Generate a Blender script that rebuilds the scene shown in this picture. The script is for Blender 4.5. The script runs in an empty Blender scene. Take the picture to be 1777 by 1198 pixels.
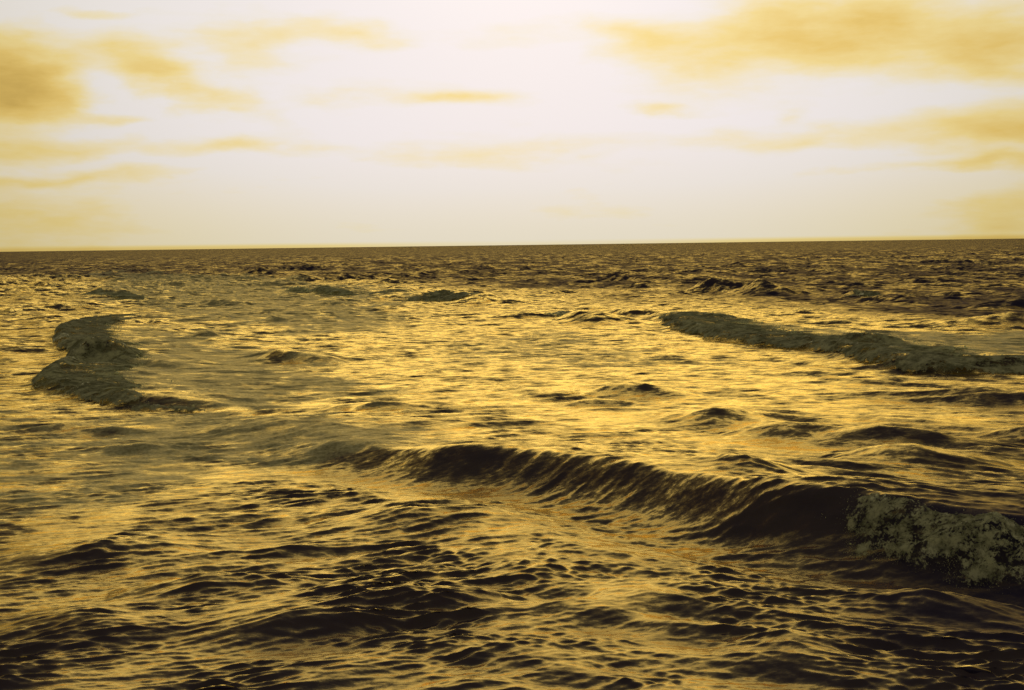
import bpy, math
import numpy as np
from mathutils import Matrix, Vector

sc = bpy.context.scene
R = math.radians
C = sc.collection

# ------------------------------------------------------------------ camera
CAM_H = 8.0                                   # eye height above the mean sea level, on a pier
PITCH, ROLL = 4.03, 0.742
FPX = 2468.0                                  # focal length in pixels of the 1777 px wide photograph
cam_d = bpy.data.cameras.new('camera'); cam = bpy.data.objects.new('camera', cam_d); C.objects.link(cam)
cam_d.sensor_width = 36.0; cam_d.lens = 36.0 * FPX / 1777.0
cam_d.clip_start = 0.5; cam_d.clip_end = 120000.0
CM = Matrix.Translation((0, 0, CAM_H)) @ Matrix.Rotation(R(90 - PITCH), 4, 'X') @ Matrix.Rotation(R(-ROLL), 4, 'Z')
cam.matrix_world = CM
sc.camera = cam

# ------------------------------------------------------------------ exposure
vs = sc.view_settings
vs.view_transform = 'Standard'; vs.look = 'None'; vs.exposure = 0.0; vs.gamma = 1.0; vs.use_curve_mapping = False

def ray(px, py):
    """direction in the world of a pixel of the 1777x1198 photograph"""
    v = Vector(((px - 888.5) / FPX, -(py - 599.0) / FPX, -1.0))
    return (CM.to_3x3() @ v).normalized()
def at(px, py, h=0.0):
    """point at height h that is seen at a pixel"""
    d = ray(px, py); t = (h - CAM_H) / d.z
    return (d.x * t, d.y * t)

def lin(*c):
    return tuple((v / 255 / 12.92 if v <= 10.31 else ((v / 255 + .055) / 1.055) ** 2.4) for v in c) + (1.0,)

# ------------------------------------------------------------------ sky
SUN_EL, SUN_AZ = 18.5, 1.0                    # behind the thin cloud, straight ahead and above the frame
world = bpy.data.worlds.new('World'); sc.world = world; world.use_nodes = True
nt = world.node_tree; nt.nodes.clear()
def nd(t, tree=None, **k):
    n = (tree or nt).nodes.new(t)
    for a, b in k.items(): setattr(n, a, b)
    return n
def math_n(op, a, b=None, tree=None, clamp=False):
    tr = tree or nt
    n = tr.nodes.new('ShaderNodeMath'); n.operation = op; n.use_clamp = clamp
    for i, v in enumerate((a, b)):
        if v is None: continue
        if isinstance(v, (int, float)): n.inputs[i].default_value = v
        else: tr.links.new(v, n.inputs[i])
    return n.outputs[0]
L = nt.links.new
tc = nd('ShaderNodeTexCoord')
sep = nd('ShaderNodeSeparateXYZ'); L(tc.outputs['Generated'], sep.inputs[0])
az = math_n('MULTIPLY', math_n('ARCTAN2', sep.outputs[0], sep.outputs[1]), 57.29578)     # degrees, 0 = straight ahead
el = math_n('MULTIPLY', math_n('ARCSINE', sep.outputs[2]), 57.29578)
ael = math_n('MAXIMUM', el, 0.0)
comb = nd('ShaderNodeCombineXYZ'); L(az, comb.inputs[0]); L(ael, comb.inputs[1])
def noise_w(vec, scale, detail=4, rough=.5, sx=1, sy=1, off=(0, 0, 0)):
    m = nd('ShaderNodeMapping'); L(vec, m.inputs[0]); m.inputs['Scale'].default_value = (sx, sy, 1); m.inputs['Location'].default_value = off
    n = nd('ShaderNodeTexNoise'); L(m.outputs[0], n.inputs['Vector'])
    n.inputs['Scale'].default_value = scale; n.inputs['Detail'].default_value = detail; n.inputs['Roughness'].default_value = rough
    return n
# the cloud edges wander: warp the coordinates with noise
w1 = noise_w(comb.outputs[0], .26, 5, .52, sx=.7, sy=1.8)
wv = nd('ShaderNodeVectorMath', operation='SUBTRACT'); L(w1.outputs['Color'], wv.inputs[0]); wv.inputs[1].default_value = (.5, .5, .5)
wm = nd('ShaderNodeVectorMath', operation='MULTIPLY'); L(wv.outputs[0], wm.inputs[0]); wm.inputs[1].default_value = (7.0, 2.3, 0)
wa = nd('ShaderNodeVectorMath', operation='ADD'); L(comb.outputs[0], wa.inputs[0]); L(wm.outputs[0], wa.inputs[1])
def azel(px, py):
    d = ray(px, py); return (math.degrees(math.atan2(d.x, d.y)), math.degrees(math.asin(d.z)))
DEG = 57.29578 / FPX
# (x, y, half width, half height, tilt down to the right in degrees, weight, softness)
clouds = [
 (40, 125, 150, 105, 0, .72, 1), (-40, 110, 110, 110, 0, .3, 1), (250, 110, 130, 50, 15, .28, 1), (340, 150, 190, 50, 20, .58, .9),
 (430, 110, 140, 95, 0, .26, 1), (620, 50, 170, 32, 6, .42, 1), (600, 165, 130, 38, 0, .38, 1), (800, 165, 140, 30, 5, .42, 1), (470, 60, 110, 50, 0, .24, 1), (1000, 240, 420, 30, 0, .16, 1),
 (880, 75, 110, 30, 5, .20, 1), (200, 255, 330, 34, 0, .40, .8), (420, 250, 70, 18, 0, .16, 1), (130, 305, 260, 16, 0, .35, 1), (200, 196, 90, 12, 0, .22, 1),
 (620, 265, 260, 26, 0, .20, 1), (800, 285, 300, 20, 0, .16, 1), (1050, 60, 140, 70, 0, .42, 1), (1280, 70, 280, 95, -4, .55, .8),
 (1560, 60, 300, 110, 0, .55, .8), (1760, 90, 190, 85, 0, .42, 1), (1150, 186, 120, 20, 0, .42, .9), (1355, 192, 40, 20, 0, .26, 1),
 (1420, 240, 260, 38, 0, .26, 1), (1730, 225, 190, 48, 0, .45, .9), (1720, 285, 170, 18, 0, .38, 1), (1500, 300, 280, 20, 0, .18, 1),
 (150, 10, 90, 14, 0, .25, 1), (60, 180, 110, 40, 0, .15, 1), (60, 370, 260, 60, 0, .22, 1), (1760, 370, 220, 50, 0, .22, 1), (900, 260, 160, 22, 0, .18, 1),
 (-300, 200, 330, 170, 0, .6, 1), (2150, 160, 360, 200, 0, .7, 1), (2750, 200, 420, 240, 0, .6, 1), (-1000, 180, 420, 230, 0, .6, 1),
]
acc = None
for (px, py, hw, hh, tilt, wgt, soft) in clouds:
    a, e = azel(px, py)
    sx, sy = 1 / (hw * DEG * 1.25), 1 / (hh * DEG * 1.25)
    t = nd('ShaderNodeMapping', vector_type='TEXTURE'); L(wa.outputs[0], t.inputs[0])
    t.inputs['Location'].default_value = (a, e, 0); t.inputs['Rotation'].default_value = (0, 0, R(-tilt)); t.inputs['Scale'].default_value = (1 / sx, 1 / sy, 1)
    l = nd('ShaderNodeVectorMath', operation='LENGTH'); L(t.outputs[0], l.inputs[0])
    mr = nd('ShaderNodeMapRange', interpolation_type='SMOOTHSTEP'); L(l.outputs['Value'], mr.inputs['Value'])
    mr.inputs['From Min'].default_value = 1.0; mr.inputs['From Max'].default_value = 1.0 - soft * 1.1
    mr.inputs['To Max'].default_value = wgt * .80 + .12
    acc = mr.outputs[0] if acc is None else math_n('ADD', acc, mr.outputs[0])
# the rest of the sky is broken cloud of the same kind, seen through noise
hi = noise_w(comb.outputs[0], .055, 5, .55, sx=.5, sy=1.3)
him = nd('ShaderNodeMapRange', interpolation_type='SMOOTHSTEP'); L(hi.outputs['Fac'], him.inputs['Value'])
him.inputs['From Min'].default_value = .38; him.inputs['From Max'].default_value = .68; him.inputs['To Max'].default_value = .75
himask = nd('ShaderNodeMapRange', interpolation_type='SMOOTHSTEP'); L(el, himask.inputs['Value'])
himask.inputs['From Min'].default_value = 9.5; himask.inputs['From Max'].default_value = 13
acc = math_n('ADD', acc, math_n('MULTIPLY', him.outputs[0], himask.outputs[0]))
brk = noise_w(comb.outputs[0], .30, 6, .6, sx=.45, sy=1.5, off=(13, 2, 0))
brk2 = nd('ShaderNodeMapRange'); L(brk.outputs['Fac'], brk2.inputs['Value']); brk2.inputs['From Min'].default_value = .3; brk2.inputs['From Max'].default_value = .7
brk2.inputs['To Min'].default_value = .62; brk2.inputs['To Max'].default_value = 1.3
acc = math_n('MULTIPLY', acc, brk2.outputs[0])
# soft mottling, and the sky grows yellower away from the sun
mot = noise_w(comb.outputs[0], .35, 5, .6, sx=.35, sy=1.5, off=(3, 7, 0))
acc = math_n('ADD', acc, math_n('MULTIPLY', math_n('SUBTRACT', mot.outputs['Fac'], .58), .95))
acc = math_n('MAXIMUM', acc, 0.0)
daz = math_n('ABSOLUTE', math_n('SUBTRACT', az, SUN_AZ))
side = nd('ShaderNodeMapRange', interpolation_type='SMOOTHSTEP'); L(daz, side.inputs['Value'])
side.inputs['From Min'].default_value = 4; side.inputs['From Max'].default_value = 30; side.inputs['To Max'].default_value = .26
acc = math_n('ADD', acc, side.outputs[0])
low = nd('ShaderNodeMapRange', interpolation_type='SMOOTHSTEP'); L(el, low.inputs['Value'])
low.inputs['From Min'].default_value = 5; low.inputs['From Max'].default_value = 0; low.inputs['To Max'].default_value = .28
acc = math_n('ADD', acc, low.outputs[0])
rim = nd('ShaderNodeMapRange', interpolation_type='SMOOTHSTEP'); L(el, rim.inputs['Value'])     # halation along the horizon, painted in as a thin yellow band
rim.inputs['From Min'].default_value = .22; rim.inputs['From Max'].default_value = .02
rim2 = nd('ShaderNodeMapRange', interpolation_type='SMOOTHSTEP'); L(daz, rim2.inputs['Value']); rim2.inputs['From Min'].default_value = 1; rim2.inputs['From Max'].default_value = 12
rim2.inputs['To Min'].default_value = .1; rim2.inputs['To Max'].default_value = .42
acc = math_n('ADD', acc, math_n('MULTIPLY', rim.outputs[0], rim2.outputs[0]))
ramp = nd('ShaderNodeValToRGB'); L(math_n('DIVIDE', acc, 1.4), ramp.inputs[0])
cr = ramp.color_ramp
stops = [(0.0, lin(226, 224, 229)), (.115, lin(225, 222, 218)), (.26, lin(228, 217, 184)), (.43, lin(228, 207, 140)), (.62, lin(220, 190, 108)), (.8, lin(205, 173, 90)), (1.0, lin(180, 150, 74))]
cr.elements[0].position, cr.elements[0].color = stops[0]; cr.elements[1].position, cr.elements[1].color = stops[-1]
for p, c in stops[1:-1]:
    e = cr.elements.new(p); e.color = c
# brighter round the veiled sun
sd = Vector((math.sin(R(SUN_AZ)) * math.cos(R(SUN_EL)), math.cos(R(SUN_AZ)) * math.cos(R(SUN_EL)), math.sin(R(SUN_EL))))
dt = nd('ShaderNodeVectorMath', operation='DOT_PRODUCT'); L(tc.outputs['Generated'], dt.inputs[0]); dt.inputs[1].default_value = sd
ang = math_n('MULTIPLY', math_n('ARCCOSINE', dt.outputs['Value']), 57.29578)
gl = math_n('POWER', 2.71828, math_n('MULTIPLY', math_n('POWER', math_n('DIVIDE', ang, 9.0), 2.0), -1.0))
GLOW = .22
# dimmer away from the sun, darkest behind the camera
dim = nd('ShaderNodeMapRange', interpolation_type='SMOOTHSTEP'); L(ang, dim.inputs['Value'])
dim.inputs['From Min'].default_value = 15; dim.inputs['From Max'].default_value = 52
dim.inputs['To Min'].default_value = 1.0; dim.inputs['To Max'].default_value = .22
lum = math_n('ADD', dim.outputs[0], math_n('MULTIPLY', gl, GLOW))
mul = nd('ShaderNodeVectorMath', operation='SCALE'); L(ramp.outputs[0], mul.inputs[0]); L(lum, mul.inputs['Scale'])
bg1 = nd('ShaderNodeBackground'); L(mul.outputs[0], bg1.inputs[0]); bg1.inputs[1].default_value = .97
sky = nd('ShaderNodeTexSky', sky_type='NISHITA'); sky.sun_disc = False; sky.sun_elevation = R(SUN_EL); sky.sun_rotation = R(SUN_AZ); sky.dust_density = 4
tint = nd('ShaderNodeVectorMath', operation='MULTIPLY'); L(sky.outputs[0], tint.inputs[0]); tint.inputs[1].default_value = (.05, .04, .03)
bg2 = nd('ShaderNodeBackground'); L(tint.outputs[0], bg2.inputs[0]); bg2.inputs[1].default_value = .05
ad = nd('ShaderNodeAddShader'); L(bg1.outputs[0], ad.inputs[0]); L(bg2.outputs[0], ad.inputs[1])
wo = nd('ShaderNodeOutputWorld'); L(ad.outputs[0], wo.inputs[0])

# ------------------------------------------------------------------ sun (veiled by thin cloud, hence wide)
sl = bpy.data.lights.new('sun', 'SUN'); sl.energy = .5; sl.angle = R(42); sl.color = (1.0, .85, .6)
so = bpy.data.objects.new('sun', sl); C.objects.link(so)
so.rotation_euler = (-sd).to_track_quat('-Z', 'Y').to_euler()

# ------------------------------------------------------------------ numeric noise
rng = np.random.default_rng(11)
PERM = rng.integers(0, 1 << 30, 65536).astype(np.int64)
def _h(ix, iy, s):
    return (PERM[(ix * 7919 + iy * 104729 + s * 1299709) & 65535] & 0xffff).astype(np.float32) / 65535.0
def vnoise(x, y, s=0):
    fx = np.floor(x); fy = np.floor(y)
    ix = fx.astype(np.int64); iy = fy.astype(np.int64)
    tx = (x - fx).astype(np.float32); ty = (y - fy).astype(np.float32)
    tx = tx * tx * (3 - 2 * tx); ty = ty * ty * (3 - 2 * ty)
    a = _h(ix, iy, s); b = _h(ix + 1, iy, s); c = _h(ix, iy + 1, s); d = _h(ix + 1, iy + 1, s)
    return (a + (b - a) * tx) * (1 - ty) + (c + (d - c) * tx) * ty
def fbm(x, y, octs=4, s=0, g=.5):
    r = 0; a = 1; t = 0
    for i in range(octs):
        r = r + a * vnoise(x * 2 ** i + 17.3 * i, y * 2 ** i - 9.1 * i, s + i); t += a; a *= g
    return r / t
def sstep(a, b, x):
    t = np.clip((x - a) / (b - a), 0, 1); return t * t * (3 - 2 * t)

# ------------------------------------------------------------------ the waves that can be told apart
# ridges: crest line as photograph pixels with the height of the crest; front and back widths in metres
RIDGES = []
def resample(P, n):
    """smooth the line a little and space n points evenly along it"""
    P = np.array(P, float); d = np.concatenate([[0], np.cumsum(np.hypot(*np.diff(P, axis=0).T))])
    u = np.linspace(0, d[-1], n); Q = np.stack([np.interp(u, d, P[:, 0]), np.interp(u, d, P[:, 1])], 1)
    k = max(3, n // 18); ker = np.hanning(k + 2)[1:-1]; ker /= ker.sum()
    for c in range(2):
        e = np.pad(Q[:, c], (k, k), 'reflect', reflect_type='odd'); Q[:, c] = np.convolve(e, ker, 'same')[k:-k]
    return Q, d[-1]
def ridge(pts, sf, sb, trough=.25, rough=1.0, foam=0):
    P = np.array([at(p[0], p[1], p[2]) for p in pts]); Hh = np.array([p[2] for p in pts])
    d = np.concatenate([[0], np.cumsum(np.hypot(*np.diff(P, axis=0).T))]); n = 10 if len(pts) < 7 else 40
    Q, L_ = resample(P, n); Hq = np.interp(np.linspace(0, d[-1], n), d, Hh)
    RIDGES.append((Q, Hq, sf, sb, trough, rough)); return Q
def hump(x0, x1, y, h, sf=None, sb=None, dy=0, peak=.45):
    """a short wave between two pixel columns, crest at row y, dy rows lower at its right end"""
    sf = sf or max(.5, h * 1.7); sb = sb or max(1.2, h * 4); h = h * 1.18
    xs = [x0, x0 + (x1 - x0) * peak * .5, x0 + (x1 - x0) * peak, x0 + (x1 - x0) * (peak + 1) / 2, x1]
    hs = [.0, .6 * h, h, .62 * h, 0]
    # the crest's ends sink, so the row drops there by as much as the lost height
    p0 = at(xs[2], y, h); d = math.hypot(*p0)
    pts = []
    for x_, h_ in zip(xs, hs):
        yy = y + dy * (x_ - x0) / (x1 - x0) + (h - h_) * FPX / d
        pts.append((x_, yy, h_))
    w = abs(at(x1, y)[0] - at(x0, y)[0])
    ridge(pts, sf or max(.5, h * 1.7), sb or max(1.2, h * 4), trough=.15)

# the dark wave across the foreground, breaking at its right end
ridge([(540, 792, .0), (640, 778, .4), (730, 776, .7), (800, 772, 1.0), (860, 771, 1.0), (1000, 788, 1.0), (1130, 806, 1.05), (1250, 824, 1.15), (1400, 843, 1.35),
       (1500, 850, 1.35), (1640, 872, 1.3), (1777, 889, 1.25), (2000, 915, 1.0), (2350, 950, .0)], 1.1, 7.0, trough=.25, rough=.25)
hump(1150, 1420, 822, .35, 1.0, 2.0, dy=22)
# bore at the left, its front turning from the side to the foot
LB = ridge([(150, 556, .0), (110, 570, .4), (120, 588, .5), (165, 612, .55), (120, 636, .6), (85, 648, .6), (150, 660, .55), (215, 678, .6), (300, 690, .45), (390, 696, .35), (450, 704, .0)],
      1.1, 7.0, trough=.12)
hump(130, 250, 594, 1.35, 1.2, 3.0)
# bore at the right
RB = ridge([(1130, 546, .0), (1150, 541, .5), (1195, 556, .6), (1260, 572, .6), (1340, 584, .55), (1430, 592, .5), (1500, 604, .65), (1570, 618, .7), (1660, 626, .65), (1777, 625, .6), (1950, 618, .4), (2100, 610, 0)],
      1.3, 11.0, trough=.15)
hump(1455, 1580, 592, .5, 1.2, 3.5)
# far breakers
ridge([(500, 507, 0), (520, 499, .7), (545, 497, .9), (600, 505, .7), (660, 504, .7), (725, 499, .6), (760, 508, 0)], 2.2, 9)
ridge([(708, 520, 0), (725, 508, .8), (755, 501, 1.2), (800, 509, .9), (835, 512, 1.1), (865, 519, .5), (900, 518, .5), (940, 524, 0)], 2.2, 7)
hump(430, 500, 462, 2.2, 3.2, 9, peak=.3)
hump(485, 560, 480, .9)
hump(1195, 1310, 479, 2.1, 2.6, 8, dy=1); hump(1265, 1390, 483, 1.9, 2.6, 8, dy=4)
hump(1030, 1200, 472, 1.4, 4, 9, dy=3); hump(1040, 1190, 492, .7)
hump(150, 235, 497, 1.1, 3, 7); hump(205, 330, 519, .5); hump(330, 450, 518, .6, dy=3)
hump(30, 150, 490, .7, dy=4); hump(230, 340, 487, .7, dy=3); hump(280, 420, 490, .6)
hump(970, 1080, 537, .9, 2, 6, dy=4); hump(1040, 1160, 532, .7, dy=3); hump(850, 980, 540, .5)
hump(545, 610, 520, .6); hump(375, 405, 544, .45); hump(460, 505, 547, .5); hump(335, 385, 570, .55, dy=2)
hump(235, 300, 555, .3, dy=3); hump(170, 250, 556, .4); hump(0, 30, 535, .5)
hump(410, 600, 602, .72, 1.1, 4.0, dy=8); hump(200, 330, 625, .35, dy=10)
hump(1460, 1520, 503, .8); hump(1490, 1620, 505, 1.0, 2.5, 7, dy=10); hump(1600, 1700, 510, .6)
hump(1660, 1900, 516, 1.2, 3, 8, dy=-4); hump(1620, 1900, 545, 1.0, 2.5, 7, dy=-6); hump(1180, 1300, 555, .25)
hump(1330, 1450, 535, .6); hump(1500, 1700, 480, .9); hump(1250, 1500, 462, 1.3); hump(700, 900, 470, .8)
# middle distance
hump(1030, 1220, 668, .4, 1.2, 3, dy=4); hump(1130, 1370, 704, .55, 1.3, 3.5, dy=8); hump(1250, 1480, 733, .5, 1.3, 3.5, dy=8)
hump(1420, 1650, 748, .45, dy=6); hump(1430, 1800, 778, .6, 1.4, 4, dy=2); hump(1600, 1900, 680, .45, dy=-4); hump(1700, 2000, 740, .5)
hump(980, 1100, 690, .3); hump(560, 760, 702, .25, dy=-4); hump(100, 300, 742, .25); hump(150, 330, 768, .3)
hump(360, 660, 722, .45, 2.0, 4, dy=22); hump(470, 720, 770, .4, 1.5, 4); hump(30, 200, 740, .2, dy=-8)
# foreground chop that stands out
hump(530, 960, 886, .32, 1.2, 2.5, dy=-10); hump(-40, 420, 956, .35, 1.0, 2.4, dy=-30); hump(820, 1010, 975, .26, .8, 1.6)
hump(960, 1330, 1026, .3, .9, 2.0, dy=12); hump(180, 560, 1008, .28, .9, 1.8, dy=-22); hump(560, 900, 1045, .24, .8, 1.6, dy=-14)
hump(-30, 330, 1078, .26, .8, 1.6, dy=-10); hump(1250, 1520, 1118, .24, .8, 1.6, dy=-14); hump(1450, 1800, 1030, .3, .9, 1.8)
hump(330, 700, 1095, .2, .7, 1.4, dy=-16); hump(750, 1100, 1120, .2, .7, 1.4, dy=6)

def poly_sd(X, Y, P, Hh):
    """nearest distance (negative on the near/left side), height along the line"""
    sw = np.zeros(X.shape, np.float32); ss = sw.copy(); hh = sw.copy(); md = np.full(X.shape, 1e12, np.float32)
    for i in range(len(P) - 1):
        ax, ay = P[i]; bx, by = P[i + 1]; dx, dy = bx - ax, by - ay; L2 = dx * dx + dy * dy
        uc = np.clip(((X - ax) * dx + (Y - ay) * dy) / L2, 0, 1)
        ex = X - ax - uc * dx; ey = Y - ay - uc * dy
        d = ex * ex + ey * ey
        w = 1 / (d + .01) ** 4; sd_ = np.clip((dx * ey - dy * ex) / (math.sqrt(L2) * .3), -1, 1); md = np.minimum(md, d)
        sw += w; ss += w * sd_; hh += w * (Hh[i] + (Hh[i + 1] - Hh[i]) * uc)
    return np.sqrt(md), ss / sw, hh / sw

def macro(X, Y):
    """height of the single waves, and a mask of where the wave faces are"""
    shp = X.shape; X = X.ravel(); Y = Y.ravel()
    Z = np.zeros(X.shape, np.float32); face = Z.copy()
    r = np.hypot(X, Y)
    ws = np.clip(r / 60, .6, 3.0)                      # the far waves wander on a larger scale
    wx = (fbm(X / 3.0, Y / 3.0, 3, 5) - .5) * 1.6 * ws * .6
    wy = (fbm(X / 2.6 + 40, Y / 2.6, 3, 9) - .5) * 1.7 * ws * .6
    an = .72 + .56 * fbm(X / 1.9, Y / 2.8, 3, 21)
    for (P, Hh, sf, sb, tr, ro) in RIDGES:
        m = 3.2 * sb + 4
        k = np.nonzero((X > P[:, 0].min() - m) & (X < P[:, 0].max() + m) & (Y > P[:, 1].min() - m) & (Y < P[:, 1].max() + m))[0]
        if not len(k): continue
        dist, sg, h = poly_sd(X[k] + wx[k] * .7 * ro, Y[k] + wy[k] * .7 * ro, P, Hh)
        fr_ = np.clip(.5 - .5 * sg, 0, 1); s = np.where(sg < 0, -dist, dist)
        front = np.exp(-(dist / sf) ** 1.8)
        back = np.exp(-(dist / sb) ** 1.3)
        pr = front * fr_ + back * (1 - fr_)
        t = -tr * fr_ * (np.exp(-((dist - 2.6 * sf) / (1.6 * sf)) ** 2) - math.exp(-2.64) * np.exp(-(dist / sf) ** 2))
        face[k] = np.maximum(face[k], np.clip(h * 1.2, 0, 1) * fr_ * np.exp(-((dist - .9 * sf) / (1.5 * sf)) ** 2))
        Z[k] += h * (pr * (1 + (an[k] - 1) * ro) + t)
    return Z.reshape(shp), face.reshape(shp)

# chop: a directional spectrum of short waves running towards the camera
NW = 190
lam = np.exp(np.linspace(0, 1, NW) ** 1.15 * math.log(34 / .18)) * .18; lam *= rng.uniform(.93, 1.07, NW)
TRAIN = rng.choice(3, NW, p=[.36, .36, .28])                     # heading down-right (strong on the left), down-left (strong on the right), straight in
th = R(-90) + rng.normal(0, 1, NW) * np.where(lam > .8, R(9), R(11)) + np.array([R(27), R(-27), 0])[TRAIN]
amp = .0090 * lam * np.where(lam > .75, (.75 / lam) ** .72, 1) * np.where(lam < .55, 1.45, 1) * rng.uniform(.5, 1.4, NW)
ph = rng.uniform(0, 2 * math.pi, NW)
def chop(X, Y, sp, face=0):
    """gerstner displacement; waves finer than the local spacing sp are left out"""
    dx = np.zeros(X.shape, np.float32); dy = dx.copy(); dz = dx.copy()
    qx, qy = X * .8 + Y * .6, -X * .6 + Y * .8
    env1 = .30 + 1.25 * sstep(.22, .78, fbm(X / 2.6, Y / 4.2, 4, 31)); env2 = .25 + 1.35 * sstep(.25, .75, fbm(qx / 6.0 + 9, qy / 9.0, 3, 47))
    rr = np.hypot(X, Y); azm = np.degrees(np.arctan2(X, Y))
    calm = sstep(40, 56, rr) * (1 - sstep(150, 210, rr)) * (1 - .65 * sstep(6, 22, azm))
    near = 1 - sstep(30, 46, rr)
    gain = ((1.0 - .32 * calm + near * (-.14 + .42 * sstep(2, 16, azm))) * (1 - .35 * face)).astype(np.float32); env1 = env1 * gain; env2 = env2 * gain; env3 = env2 * (1 + 3.6 * sstep(140, 420, rr)).astype(np.float32)
    wr = sstep(-6, 16, azm + 14 * (fbm(X / 9.0, Y / 12.0, 2, 53) - .5)).astype(np.float32); wts = [1.6 * (1 - wr) + .08, 1.5 * wr + .08, .62 + 0 * wr]
    ENV = [[e * w for w in wts] for e in (env1, env2, env3)]
    for i in range(NW):
        lim = np.clip((lam[i] / sp - 2.2) / 2.5, 0, 1).astype(np.float32)
        if lim.max() <= 0: continue
        if X.ndim == 2:
            rows = np.nonzero(lim.max(axis=1) > 0)[0]; sl_ = slice(rows.min(), rows.max() + 1)
        else: sl_ = slice(None)
        k = 2 * math.pi / lam[i]; cx, cy = math.cos(th[i]), math.sin(th[i])
        p = (k * (cx * X[sl_] + cy * Y[sl_]) + ph[i]) % (2 * math.pi)
        p = p.astype(np.float32)
        a = amp[i] * lim[sl_] * ENV[0 if lam[i] < 1.3 else 1 if lam[i] < 5 else 2][TRAIN[i]][sl_]
        s = np.sin(p); c = np.cos(p)
        dz[sl_] += a * c; dx[sl_] -= a * .75 * cx * s; dy[sl_] -= a * .75 * cy * s
    return dx, dy, dz

def surface(X, Y, sp):
    Z0, face = macro(X, Y)
    dx, dy, dz = chop(X, Y, sp, face)
    return X + dx, Y + dy, Z0 + dz, Z0

def poly_mask(X, Y, pix, soft=1.5, warp=3.0):
    """1 inside a region outlined with photograph pixels, fading over its ragged edge"""
    P = np.array([at(*p) for p in pix]); r = np.hypot(X, Y)
    q = np.clip(r / 60, .5, 4)
    Xw = X + (fbm(X / (4 * 1.0), Y / 6.0, 4, 61) - .5) * warp * 2 * q; Yw = Y + (fbm(X / 4.0 + 5, Y / 6.0, 4, 67) - .5) * warp * 3 * q
    inside = np.zeros(X.shape, bool); dist = np.full(X.shape, 1e9, np.float32)
    n = len(P)
    for i in range(n):
        ax, ay = P[i]; bx, by = P[(i + 1) % n]
        c = ((ay > Yw) != (by > Yw)) & (Xw < (bx - ax) * (Yw - ay) / ((by - ay) or 1e-9) + ax)
        inside ^= c
        dx, dy = bx - ax, by - ay; u = np.clip(((Xw - ax) * dx + (Yw - ay) * dy) / (dx * dx + dy * dy + 1e-9), 0, 1)
        dist = np.minimum(dist, np.hypot(Xw - ax - u * dx, Yw - ay - u * dy))
    s = np.where(inside, dist, -dist) / (soft * q)
    return sstep(-1, 1, s)

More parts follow.
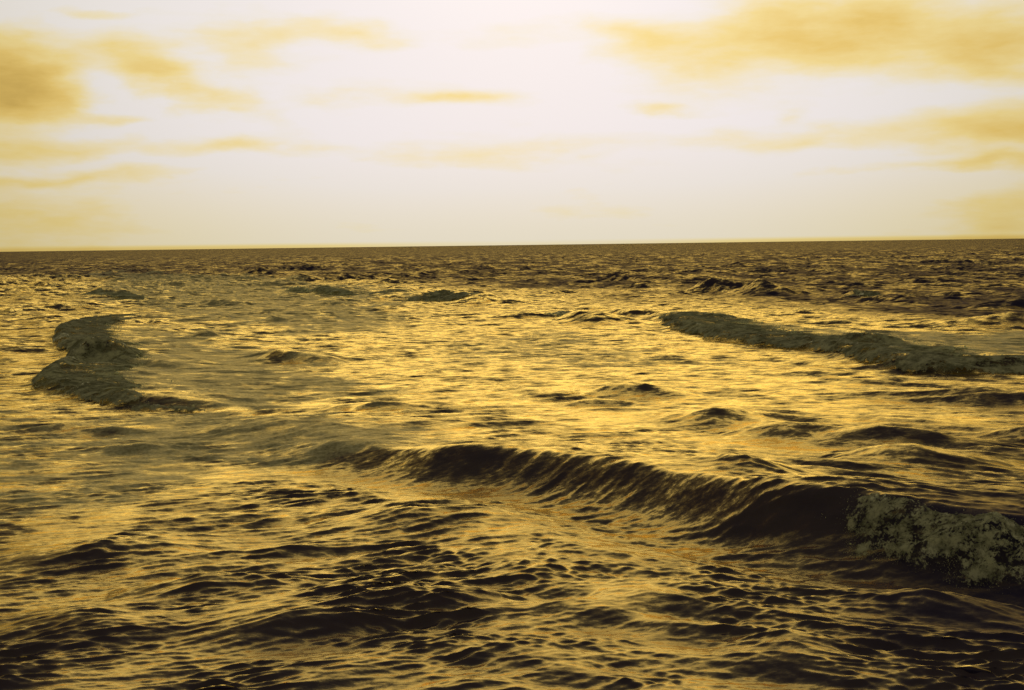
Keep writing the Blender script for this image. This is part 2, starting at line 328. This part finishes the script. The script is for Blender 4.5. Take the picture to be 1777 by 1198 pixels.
# ------------------------------------------------------------------ materials
def new_mat(name):
    m = bpy.data.materials.new(name); m.use_nodes = True; m.node_tree.nodes.clear(); return m
def water_material():
    m = new_mat('sea_water'); t = m.node_tree; K = t.links.new
    geo = nd('ShaderNodeNewGeometry', t)
    at_far = nd('ShaderNodeAttribute', t, attribute_name='unresolved'); at_foam = nd('ShaderNodeAttribute', t, attribute_name='foam'); at_ruf = nd('ShaderNodeAttribute', t, attribute_name='ruffled_dimmed')
    def nz(scale, detail, sc3=(1, 1, 1), rough=.55, off=(0, 0, 0)):
        mp = nd('ShaderNodeMapping', t); K(geo.outputs['Position'], mp.inputs[0]); mp.inputs['Scale'].default_value = sc3; mp.inputs['Location'].default_value = off
        n = nd('ShaderNodeTexNoise', t); K(mp.outputs[0], n.inputs['Vector']); n.inputs['Scale'].default_value = scale
        n.inputs['Detail'].default_value = detail; n.inputs['Roughness'].default_value = rough; return n
    def centred(n, k):
        s = nd('ShaderNodeVectorMath', t, operation='SUBTRACT'); K(n.outputs['Color'], s.inputs[0]); s.inputs[1].default_value = (.5, .5, .5)
        q = nd('ShaderNodeVectorMath', t, operation='MULTIPLY'); K(s.outputs[0], q.inputs[0]); q.inputs[1].default_value = (k, k, 0); return q.outputs[0]
    # ripples finer than the mesh tilt the normal; where the mesh is coarse the longer ones come in too
    fine = centred(nz(6.0, 9, (.42, 1, 1), .74), RIP)
    mid = centred(nz(.8, 7, (.6, 1, 1), .62, off=(7, 3, 0)), RIPFAR)
    sc_ = nd('ShaderNodeVectorMath', t, operation='SCALE'); K(mid, sc_.inputs[0]); K(at_far.outputs['Fac'], sc_.inputs['Scale'])
    a1 = nd('ShaderNodeVectorMath', t, operation='ADD'); K(fine, a1.inputs[0]); K(sc_.outputs[0], a1.inputs[1])
    a2 = nd('ShaderNodeVectorMath', t, operation='ADD'); K(geo.outputs['Normal'], a2.inputs[0]); K(a1.outputs[0], a2.inputs[1])
    nrm = nd('ShaderNodeVectorMath', t, operation='NORMALIZE'); K(a2.outputs[0], nrm.inputs[0])
    fr = nd('ShaderNodeFresnel', t); fr.inputs['IOR'].default_value = IOR; K(nrm.outputs[0], fr.inputs['Normal'])
    gloss = nd('ShaderNodeBsdfGlossy', t); gloss.inputs['Color'].default_value = (1.0, .735, .20, 1); gloss.inputs['Roughness'].default_value = ROUGH; K(nrm.outputs[0], gloss.inputs['Normal'])
    deep = nd('ShaderNodeBsdfDiffuse', t); deep.inputs['Color'].default_value = (.030, .027, .070, 1); K(nrm.outputs[0], deep.inputs['Normal'])
    mx = nd('ShaderNodeMixShader', t); K(fr.outputs[0], mx.inputs[0]); K(deep.outputs[0], mx.inputs[1]); K(gloss.outputs[0], mx.inputs[2])
    def patch(sc3, lo_, hi_, off):
        n = nz(1.0, 6, sc3, .66, off); q_ = nd('ShaderNodeMapRange', t, interpolation_type='SMOOTHSTEP'); K(n.outputs['Fac'], q_.inputs['Value'])
        q_.inputs['From Min'].default_value = lo_; q_.inputs['From Max'].default_value = hi_; return q_.outputs[0]
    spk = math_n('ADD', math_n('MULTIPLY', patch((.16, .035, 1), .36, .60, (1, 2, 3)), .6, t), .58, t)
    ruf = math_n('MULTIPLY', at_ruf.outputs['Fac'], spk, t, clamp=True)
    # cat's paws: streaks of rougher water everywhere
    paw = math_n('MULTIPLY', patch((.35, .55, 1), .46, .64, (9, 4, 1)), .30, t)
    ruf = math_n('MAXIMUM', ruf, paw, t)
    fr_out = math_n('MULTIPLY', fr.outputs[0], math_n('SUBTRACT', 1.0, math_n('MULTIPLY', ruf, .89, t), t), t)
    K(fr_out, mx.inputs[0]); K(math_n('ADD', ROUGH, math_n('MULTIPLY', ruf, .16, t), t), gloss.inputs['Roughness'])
    # sheets and streaks of old foam
    f1 = nz(.7, 10, (.6, 1.0, 1), .72, (2, 11, 0))
    r1 = nd('ShaderNodeMapRange', t, interpolation_type='SMOOTHSTEP'); K(f1.outputs['Fac'], r1.inputs['Value'])
    lo = math_n('SUBTRACT', .80, math_n('MULTIPLY', at_foam.outputs['Fac'], .52, t), t)
    K(lo, r1.inputs['From Min']); K(math_n('ADD', lo, .22, t), r1.inputs['From Max'])
    fac = math_n('MULTIPLY', r1.outputs[0], math_n('MINIMUM', math_n('MULTIPLY', at_foam.outputs['Fac'], 3.0, t), 1.0, t), t)
    fac = math_n('MULTIPLY', fac, .82, t)
    f2 = nz(7, 5, off=(5, 5, 5)); rc = nd('ShaderNodeValToRGB', t); K(f2.outputs['Fac'], rc.inputs[0])
    rc.color_ramp.elements[0].position = .3; rc.color_ramp.elements[0].color = (.27, .25, .13, 1); rc.color_ramp.elements[1].position = .72; rc.color_ramp.elements[1].color = (.64, .60, .36, 1)
    fo = nd('ShaderNodeBsdfDiffuse', t); K(rc.outputs[0], fo.inputs['Color']); K(nrm.outputs[0], fo.inputs['Normal'])
    mf = nd('ShaderNodeMixShader', t); K(fac, mf.inputs[0]); K(mx.outputs[0], mf.inputs[1]); K(fo.outputs[0], mf.inputs[2])
    o = nd('ShaderNodeOutputMaterial', t); K(mf.outputs[0], o.inputs[0]); return m
RIP, RIPFAR, IOR, ROUGH = 1.05, 4.4, 1.5, .19
FOAM_A = (.36, .38, .2, 1); FOAM_B = (.85, .86, .60, 1)
def foam_material():
    m = new_mat('sea_foam'); t = m.node_tree; K = t.links.new
    geo = nd('ShaderNodeNewGeometry', t); dens = nd('ShaderNodeAttribute', t, attribute_name='foam_cover'); gs = nd('ShaderNodeAttribute', t, attribute_name='grain_size')
    pos = nd('ShaderNodeVectorMath', t, operation='SCALE'); K(geo.outputs['Position'], pos.inputs[0]); K(gs.outputs['Fac'], pos.inputs['Scale'])
    def nz(scale, detail, rough=.6):          # scale is counted in mesh cells: finer foam near, coarser clots far
        n = nd('ShaderNodeTexNoise', t); K(pos.outputs[0], n.inputs['Vector']); n.inputs['Scale'].default_value = scale
        n.inputs['Detail'].default_value = detail; n.inputs['Roughness'].default_value = rough; return n
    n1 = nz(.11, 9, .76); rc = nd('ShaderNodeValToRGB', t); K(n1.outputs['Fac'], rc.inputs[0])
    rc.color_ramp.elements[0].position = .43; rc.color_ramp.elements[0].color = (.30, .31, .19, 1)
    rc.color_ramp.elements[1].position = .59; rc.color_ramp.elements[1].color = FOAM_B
    n2 = nz(.7, 6, .75); bp = nd('ShaderNodeBump', t); K(n2.outputs['Fac'], bp.inputs['Height']); bp.inputs['Strength'].default_value = 1
    K(math_n('DIVIDE', .7, gs.outputs['Fac'], t), bp.inputs['Distance'])
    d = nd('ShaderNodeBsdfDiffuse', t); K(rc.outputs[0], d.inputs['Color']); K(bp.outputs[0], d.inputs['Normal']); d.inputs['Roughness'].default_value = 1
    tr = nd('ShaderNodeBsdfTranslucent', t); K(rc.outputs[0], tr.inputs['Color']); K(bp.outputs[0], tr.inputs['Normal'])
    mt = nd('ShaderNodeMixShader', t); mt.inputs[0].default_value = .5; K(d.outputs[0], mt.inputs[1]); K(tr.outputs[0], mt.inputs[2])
    # lacy, torn rim
    n3 = nz(.45, 6, .7)
    n4 = nz(.055, 3, .6)
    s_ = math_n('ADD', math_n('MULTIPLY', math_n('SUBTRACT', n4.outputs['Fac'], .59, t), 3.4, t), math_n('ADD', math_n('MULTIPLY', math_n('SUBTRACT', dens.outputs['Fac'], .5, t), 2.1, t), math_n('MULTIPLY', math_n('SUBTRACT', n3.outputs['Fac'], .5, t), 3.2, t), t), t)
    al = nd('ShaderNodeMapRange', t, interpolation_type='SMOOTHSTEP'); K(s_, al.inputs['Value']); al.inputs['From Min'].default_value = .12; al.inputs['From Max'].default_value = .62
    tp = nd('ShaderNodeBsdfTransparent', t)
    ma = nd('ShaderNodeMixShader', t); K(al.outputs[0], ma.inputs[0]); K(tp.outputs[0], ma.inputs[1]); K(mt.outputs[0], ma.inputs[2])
    o = nd('ShaderNodeOutputMaterial', t); K(ma.outputs[0], o.inputs[0]); return m
M_WATER = water_material(); M_FOAM = foam_material()
M_SPRAY = new_mat('spray'); _t = M_SPRAY.node_tree
_d = nd('ShaderNodeBsdfDiffuse', _t); _d.inputs['Color'].default_value = FOAM_B; _r = nd('ShaderNodeBsdfTranslucent', _t); _r.inputs['Color'].default_value = FOAM_B
_m = nd('ShaderNodeMixShader', _t); _t.links.new(_d.outputs[0], _m.inputs[1]); _t.links.new(_r.outputs[0], _m.inputs[2]); _o = nd('ShaderNodeOutputMaterial', _t); _t.links.new(_m.outputs[0], _o.inputs[0])

def grid_mesh(name, V, nr, nc, wrap, mat, attrs={}):
    me = bpy.data.meshes.new(name)
    i = np.arange(nr - 1)[:, None]; j = np.arange(nc if wrap else nc - 1)[None, :]; j2 = (j + 1) % nc
    F = np.stack([i * nc + j, i * nc + j2, (i + 1) * nc + j2, (i + 1) * nc + j], -1).reshape(-1, 4).astype(np.int32)
    me.vertices.add(len(V)); me.vertices.foreach_set('co', V.astype(np.float32).ravel())
    me.loops.add(F.size); me.loops.foreach_set('vertex_index', F.ravel())
    me.polygons.add(len(F)); me.polygons.foreach_set('loop_start', np.arange(0, F.size, 4, dtype=np.int32)); me.polygons.foreach_set('loop_total', np.full(len(F), 4, np.int32))
    me.polygons.foreach_set('use_smooth', np.ones(len(F), bool))
    for k, v in attrs.items():
        a = me.attributes.new(k, 'FLOAT', 'POINT'); a.data.foreach_set('value', v.astype(np.float32).ravel())
    me.materials.append(mat); me.update(calc_edges=True)
    ob = bpy.data.objects.new(name, me); C.objects.link(ob); return ob

# ------------------------------------------------------------------ the sea: one sheet to the horizon, all round
q = np.linspace(.28 ** .4, 640 ** .4, 1560); p = (q ** 2.5)[::-1]
r = CAM_H * 1422 / p                                     # 17.8 m ... 40 km
rn = np.geomspace(.4, r[0] * .985, 14)
r = np.concatenate([rn, r]); nr = len(r)
fine = np.linspace(-23.5, 23.5, 860); side_a = 23.5 + np.cumsum(np.geomspace(.06, 9.0, 44)); side_a = 23.5 + (side_a - 23.5) * (156.0 / (side_a[-1] - 23.5))
th_a = np.concatenate([fine, side_a[side_a < 179.5], -side_a[side_a < 179.5][::-1]]); nc = len(th_a)
A = np.radians(th_a)[None, :]
Xg = (r[:, None] * np.sin(A)); Yg = (r[:, None] * np.cos(A))
dr = np.gradient(r)[:, None]; da = np.abs(np.gradient(np.unwrap(np.concatenate([A[0], [A[0, 0] + 2 * math.pi]]))))[:-1][None, :]
da = np.minimum(da, .12)
sp = np.maximum(dr * .8, r[:, None] * da * .7)
X3, Y3, Z3, Z0 = surface(Xg, Yg, sp)
fadeh = np.clip(1 - (r[:, None] - 3000) / 6000, 0, 1); Z3 = Z3 * fadeh
unres = np.clip((sp - .05) / .55, 0, 1) ** .6 * np.ones_like(Xg)
# old foam: trails behind the breakers, and a thin scatter over the surf zone
foam = np.zeros_like(Xg)
nearm = (Yg > 15) & (Yg < 700) & (np.abs(Xg) < 330)
fx, fy = Xg[nearm], Yg[nearm]
regions = [([(100, 560), (330, 560), (620, 610), (700, 690), (560, 705), (400, 712), (200, 704), (80, 672), (90, 640), (170, 612)], 1.0),
           ([(1140, 540), (1300, 556), (1500, 574), (1777, 574), (2000, 574), (2000, 640), (1600, 640), (1420, 605), (1200, 585)], 1.0),
           ([(430, 700), (760, 745), (800, 790), (500, 800), (250, 860), (60, 840), (0, 770), (200, 720)], .95),
           ([(150, 470), (500, 480), (720, 500), (800, 545), (640, 600), (200, 555), (60, 520)], .95),
           ([(900, 555), (1180, 590), (1330, 640), (900, 660), (700, 640), (640, 600)], .8),
           ([(-200, 700), (100, 700), (400, 860), (0, 930), (-300, 920)], .8), ([(-300, 500), (700, 500), (1300, 600), (1500, 680), (700, 760), (300, 860), (-300, 860)], .6)]
fv = np.zeros_like(fx)
for pix, w in regions: fv = np.maximum(fv, w * poly_mask(fx, fy, pix, soft=4.5, warp=4.0))
foam[nearm] = fv
# wind-ruffled water: steep ripples far too small for the mesh make it reflect less at grazing angles
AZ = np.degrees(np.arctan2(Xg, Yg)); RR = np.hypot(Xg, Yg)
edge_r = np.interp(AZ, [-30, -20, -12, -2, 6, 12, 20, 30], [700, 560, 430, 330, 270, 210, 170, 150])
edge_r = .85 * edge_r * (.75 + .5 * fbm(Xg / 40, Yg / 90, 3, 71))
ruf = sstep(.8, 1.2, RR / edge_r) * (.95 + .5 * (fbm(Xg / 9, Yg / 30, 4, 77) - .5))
ruf = np.maximum(ruf, sstep(9, 20, AZ) * (1 - sstep(150, 200, RR)) * np.where(RR < 44, .5 + .4 * sstep(44, 36, RR), .5) * sstep(.25, .6, fbm(Xg / 3, Yg / 8, 4, 83)))  # on the right, rough water and edge darkening both painted as weaker reflection
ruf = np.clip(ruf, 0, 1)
V = np.stack([X3, Y3, Z3], -1).reshape(-1, 3)
sea = grid_mesh('sea', V, nr, nc, True, M_WATER, {'unresolved': unres, 'foam': foam, 'ruffled_dimmed': ruf})
sea['kind'] = 'structure'

print('sea tris', (nr - 1) * nc * 2)

# ------------------------------------------------------------------ breaking waves: rolls of foam riding on the sea
def sea_spacing(X, Y):
    rr = np.hypot(X, Y); pp = CAM_H * 1422 / rr
    return np.maximum(2.5 * pp ** .6 * (640 ** .4 - .28 ** .4) / 1560 * rr ** 2 / (CAM_H * 1422) * .8, rr * R(47 / 860) * .7)
def puffs(x, y, s):
    """round domes packed like cauliflower, 0..1"""
    ix = np.floor(x).astype(np.int64); iy = np.floor(y).astype(np.int64); best = np.full(x.shape, 9.0, np.float32)
    for a in (-1, 0, 1):
        for b in (-1, 0, 1):
            cx = ix + a + .15 + .7 * _h(ix + a, iy + b, s); cy = iy + b + .15 + .7 * _h(ix + a, iy + b, s + 1)
            best = np.minimum(best, (cx - x) ** 2 + (cy - y) ** 2)
    return np.sqrt(np.clip(1 - best / .75, 0, 1))
def billow(x, y, s):
    return 1 - np.abs(2 * vnoise(x, y, s) - 1)
def breaker(name, label, pts, front, back, thick, res, lump, seed, spray=1500, dense=0.0, veil=1.0, drop=.0, spray_size=.03):
    """pts: photograph pixels with the height they stand at; front/back: reach of the foam in metres; lump: size of the rolls"""
    P, L_ = resample([at(*p) for p in pts], max(30, int(sum(math.dist(at(*a), at(*b)) for a, b in zip(pts[:-1], pts[1:])) / res)))
    T = np.gradient(P, axis=0); T /= np.hypot(*T.T)[:, None]; N = np.stack([-T[:, 1], T[:, 0]], 1)     # beyond the line
    nu = len(P); nv = int((front + back) / res) + 2
    v = np.linspace(-front, back, nv)
    X = P[:, 0][:, None] + N[:, 0][:, None] * v; Y = P[:, 1][:, None] + N[:, 1][:, None] * v
    uu = np.linspace(0, 1, nu)[:, None]
    prof = sstep(-front, -front * .45, v)[None, :] * (1 - sstep(back * .15, back, v))[None, :]
    edge = fbm(X / (lump * 1.6), Y / (lump * 1.6), 5, seed, .6)
    uw = uu + (fbm(X / (lump * 3), Y / (lump * 3), 3, seed + 15) - .5) * .16 + .05 * (v / front)[None, :]
    taper = sstep(0, .10, uw) * sstep(0, .10, 1 - uw)
    cover = prof * taper * 1.7 - 2.2 * (edge - .22) + dense * np.minimum(prof * taper * 2, 1)
    cover = np.clip(cover * 2.2, -1, 1)
    kx = X + (fbm(X / lump * 1.5, Y / lump * 1.5, 3, seed + 21) - .5) * lump * .9; ky = Y + (fbm(X / lump * 1.5 + 7, Y / lump * 1.5, 3, seed + 22) - .5) * lump * .9
    b = puffs(kx / lump, ky / lump, seed + 3) * .45 + puffs(kx / lump * 2.2, ky / lump * 2.2, seed + 4) * .30 + puffs(kx / lump * 4.7, ky / lump * 4.7, seed + 5) * .17 + puffs(kx / lump * 9.5, ky / lump * 9.5, seed + 6) * .10
    hp = (np.exp(-((v + front * .35) / (front * .62)) ** 2) * .9 + .16)[None, :] * (.6 + .8 * sstep(.25, .75, fbm(X / (lump * 2.2), Y / (lump * 2.2), 2, seed + 11))) * sstep(-.1, .34, uw) * sstep(-.1, .2, 1 - uw)
    thick_ = thick; thick = thick * hp
    off = np.where(cover > 0, cover ** .8 * thick * (.05 + 1.35 * b), cover * .5)
    X3, Y3, Z3, _ = surface(X, Y, sea_spacing(X, Y))
    # push the foam out along the surface, leaning a little towards the trough
    ex = [np.gradient(c, axis=0) for c in (X3, Y3, Z3)]; ey = [np.gradient(c, axis=1) for c in (X3, Y3, Z3)]
    nn = np.cross(np.stack(ex, -1), np.stack(ey, -1)); nn *= np.sign(nn[..., 2:3]); nn /= np.linalg.norm(nn, axis=-1, keepdims=True) + 1e-9
    nn = nn + np.array([0, 0, .6]); nn /= np.linalg.norm(nn, axis=-1, keepdims=True)
    X3 = X3 + nn[..., 0] * off; Y3 = Y3 + nn[..., 1] * off; Z3 = Z3 + nn[..., 2] * off
    thick = thick_
    root = bpy.data.objects.new(name, None); C.objects.link(root)
    mid = nu // 2; root.location = (P[mid, 0], P[mid, 1], 0)
    root['label'] = label; root['category'] = 'breaking wave'; root['group'] = 'breaking waves with foam in the surf'
    V = np.stack([X3, Y3, Z3], -1).reshape(-1, 3) - np.array(root.location)
    keep = cover > -.45
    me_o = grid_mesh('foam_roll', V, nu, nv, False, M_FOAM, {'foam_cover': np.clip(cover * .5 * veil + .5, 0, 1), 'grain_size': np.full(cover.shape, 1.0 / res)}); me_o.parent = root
    # drop the hidden skirt
    import bmesh
    bm = bmesh.new(); bm.from_mesh(me_o.data); bm.verts.ensure_lookup_table()
    kk = keep.ravel(); bmesh.ops.delete(bm, geom=[vv for i, vv in enumerate(bm.verts) if not kk[i]], context='VERTS')
    bm.to_mesh(me_o.data); bm.free()
    # torn flecks of foam thrown off the roll
    if spray:
        rg = np.random.default_rng(seed); cand = np.nonzero((cover.ravel() > -.1) & (cover.ravel() < .9))[0]
        if len(cand):
            ids = rg.choice(cand, spray); base = V[ids] + rg.normal(0, 1, (spray, 3)) * np.array([.5, .5, .0]) * lump * .35
            base[:, 2] += np.abs(rg.normal(0, 1, spray)) * thick * .16
            tet = np.array([(1, 0, 0), (-1, 0, 0), (0, 1, 0), (0, -1, 0), (0, 0, 1), (0, 0, -1)], float)
            fc = [(0, 2, 4), (2, 1, 4), (1, 3, 4), (3, 0, 4), (2, 0, 5), (1, 2, 5), (3, 1, 5), (0, 3, 5)]
            sz = spray_size * .6 * rg.lognormal(0, .5, spray)
            vs_ = (base[:, None, :] + tet[None] * sz[:, None, None] * rg.uniform(.5, 1.4, (spray, 6, 1))).reshape(-1, 3)
            fs = (np.array(fc)[None] + (np.arange(spray) * 6)[:, None, None]).reshape(-1, 3)
            me = bpy.data.meshes.new('spray'); me.from_pydata(vs_.tolist(), [], fs.tolist()); me.materials.append(M_FOAM); da_ = me.attributes.new('foam_cover', 'FLOAT', 'POINT'); da_.data.foreach_set('value', np.ones(len(me.vertices), np.float32)); gs_ = me.attributes.new('grain_size', 'FLOAT', 'POINT'); gs_.data.foreach_set('value', np.full(len(me.vertices), 1.0 / res, np.float32))
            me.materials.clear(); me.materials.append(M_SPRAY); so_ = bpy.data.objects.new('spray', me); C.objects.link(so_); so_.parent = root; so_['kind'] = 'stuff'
    return root

breaker('breaking_wave', 'dark curling wave breaking into tumbling foam at the right edge of the foreground',
        [(1425, 888, .85), (1480, 880, 1.0), (1560, 890, .95), (1640, 904, .95), (1777, 922, .9), (1950, 938, .8), (2150, 965, .5)], 1.6, .3, .42, .035, .6, 3, 2200, dense=.1, veil=.78, spray_size=.008)
breaker('breaking_wave', 'long low foaming bore running out to the right edge, beyond the dark foreground wave',
        [(1135, 549, .2), (1150, 547, .4), (1195, 562, .5), (1260, 578, .5), (1340, 590, .45), (1430, 597, .4), (1500, 608, .5), (1570, 622, .6), (1660, 630, .6), (1777, 629, .5), (1950, 622, .4)],
        1.9, 10, .30, .11, 1.3, 7, 3000, dense=.15, spray_size=.035)
breaker('breaking_wave', 'hooked bore of churned foam curling round a sharp dark peak on the left',
        [(175, 545, .1), (120, 566, .3), (115, 590, .4), (160, 614, .4), (115, 640, .45), (85, 655, .45), (150, 672, .45), (215, 688, .4), (300, 697, .35), (380, 702, .25), (450, 706, .2)],
        1.5, 6.0, .28, .10, 1.2, 13, 3000, dense=.3, spray_size=.03)
breaker('breaking_wave', 'far breaker with a rounded foam hump directly beside a short black crest',
        [(712, 520, .2), (728, 512, .6), (757, 506, 1.0), (800, 513, .8), (828, 518, .6)], 3.2, 2.0, .42, .22, 1.8, 17, 900, dense=.5, spray_size=.05)
breaker('breaking_wave', 'thin straight line of far foam trailing to the left of the rounded far breaker',
        [(508, 503, .2), (522, 501, .6), (547, 501, .7), (600, 508, .5), (660, 508, .5), (718, 503, .4)], 2.4, 2.0, .36, .22, 1.6, 23, 1200, spray_size=.08)
breaker('breaking_wave', 'small far breaker among dark swells near the right edge below the horizon',
        [(1480, 512, .2), (1510, 509, .6), (1550, 512, .6), (1610, 520, .2)], 2.6, 2.0, .38, .22, 1.8, 29, 700, dense=.4, spray_size=.05)
breaker('breaking_wave', 'ragged far foam mound standing above the hooked bore near the left edge',
        [(150, 508, .2), (180, 503, .8), (215, 508, .6), (240, 520, .1)], 3.5, 2.5, .45, .22, 1.8, 31, 700, dense=.4, spray_size=.05)
breaker('breaking_wave', 'small pointed foam hump just left of where the long right bore begins',
        [(965, 545, .1), (990, 542, .4), (1015, 542, .6), (1055, 551, .1)], 2.5, 2.0, .38, .18, 1.5, 37, 700, spray_size=.07)
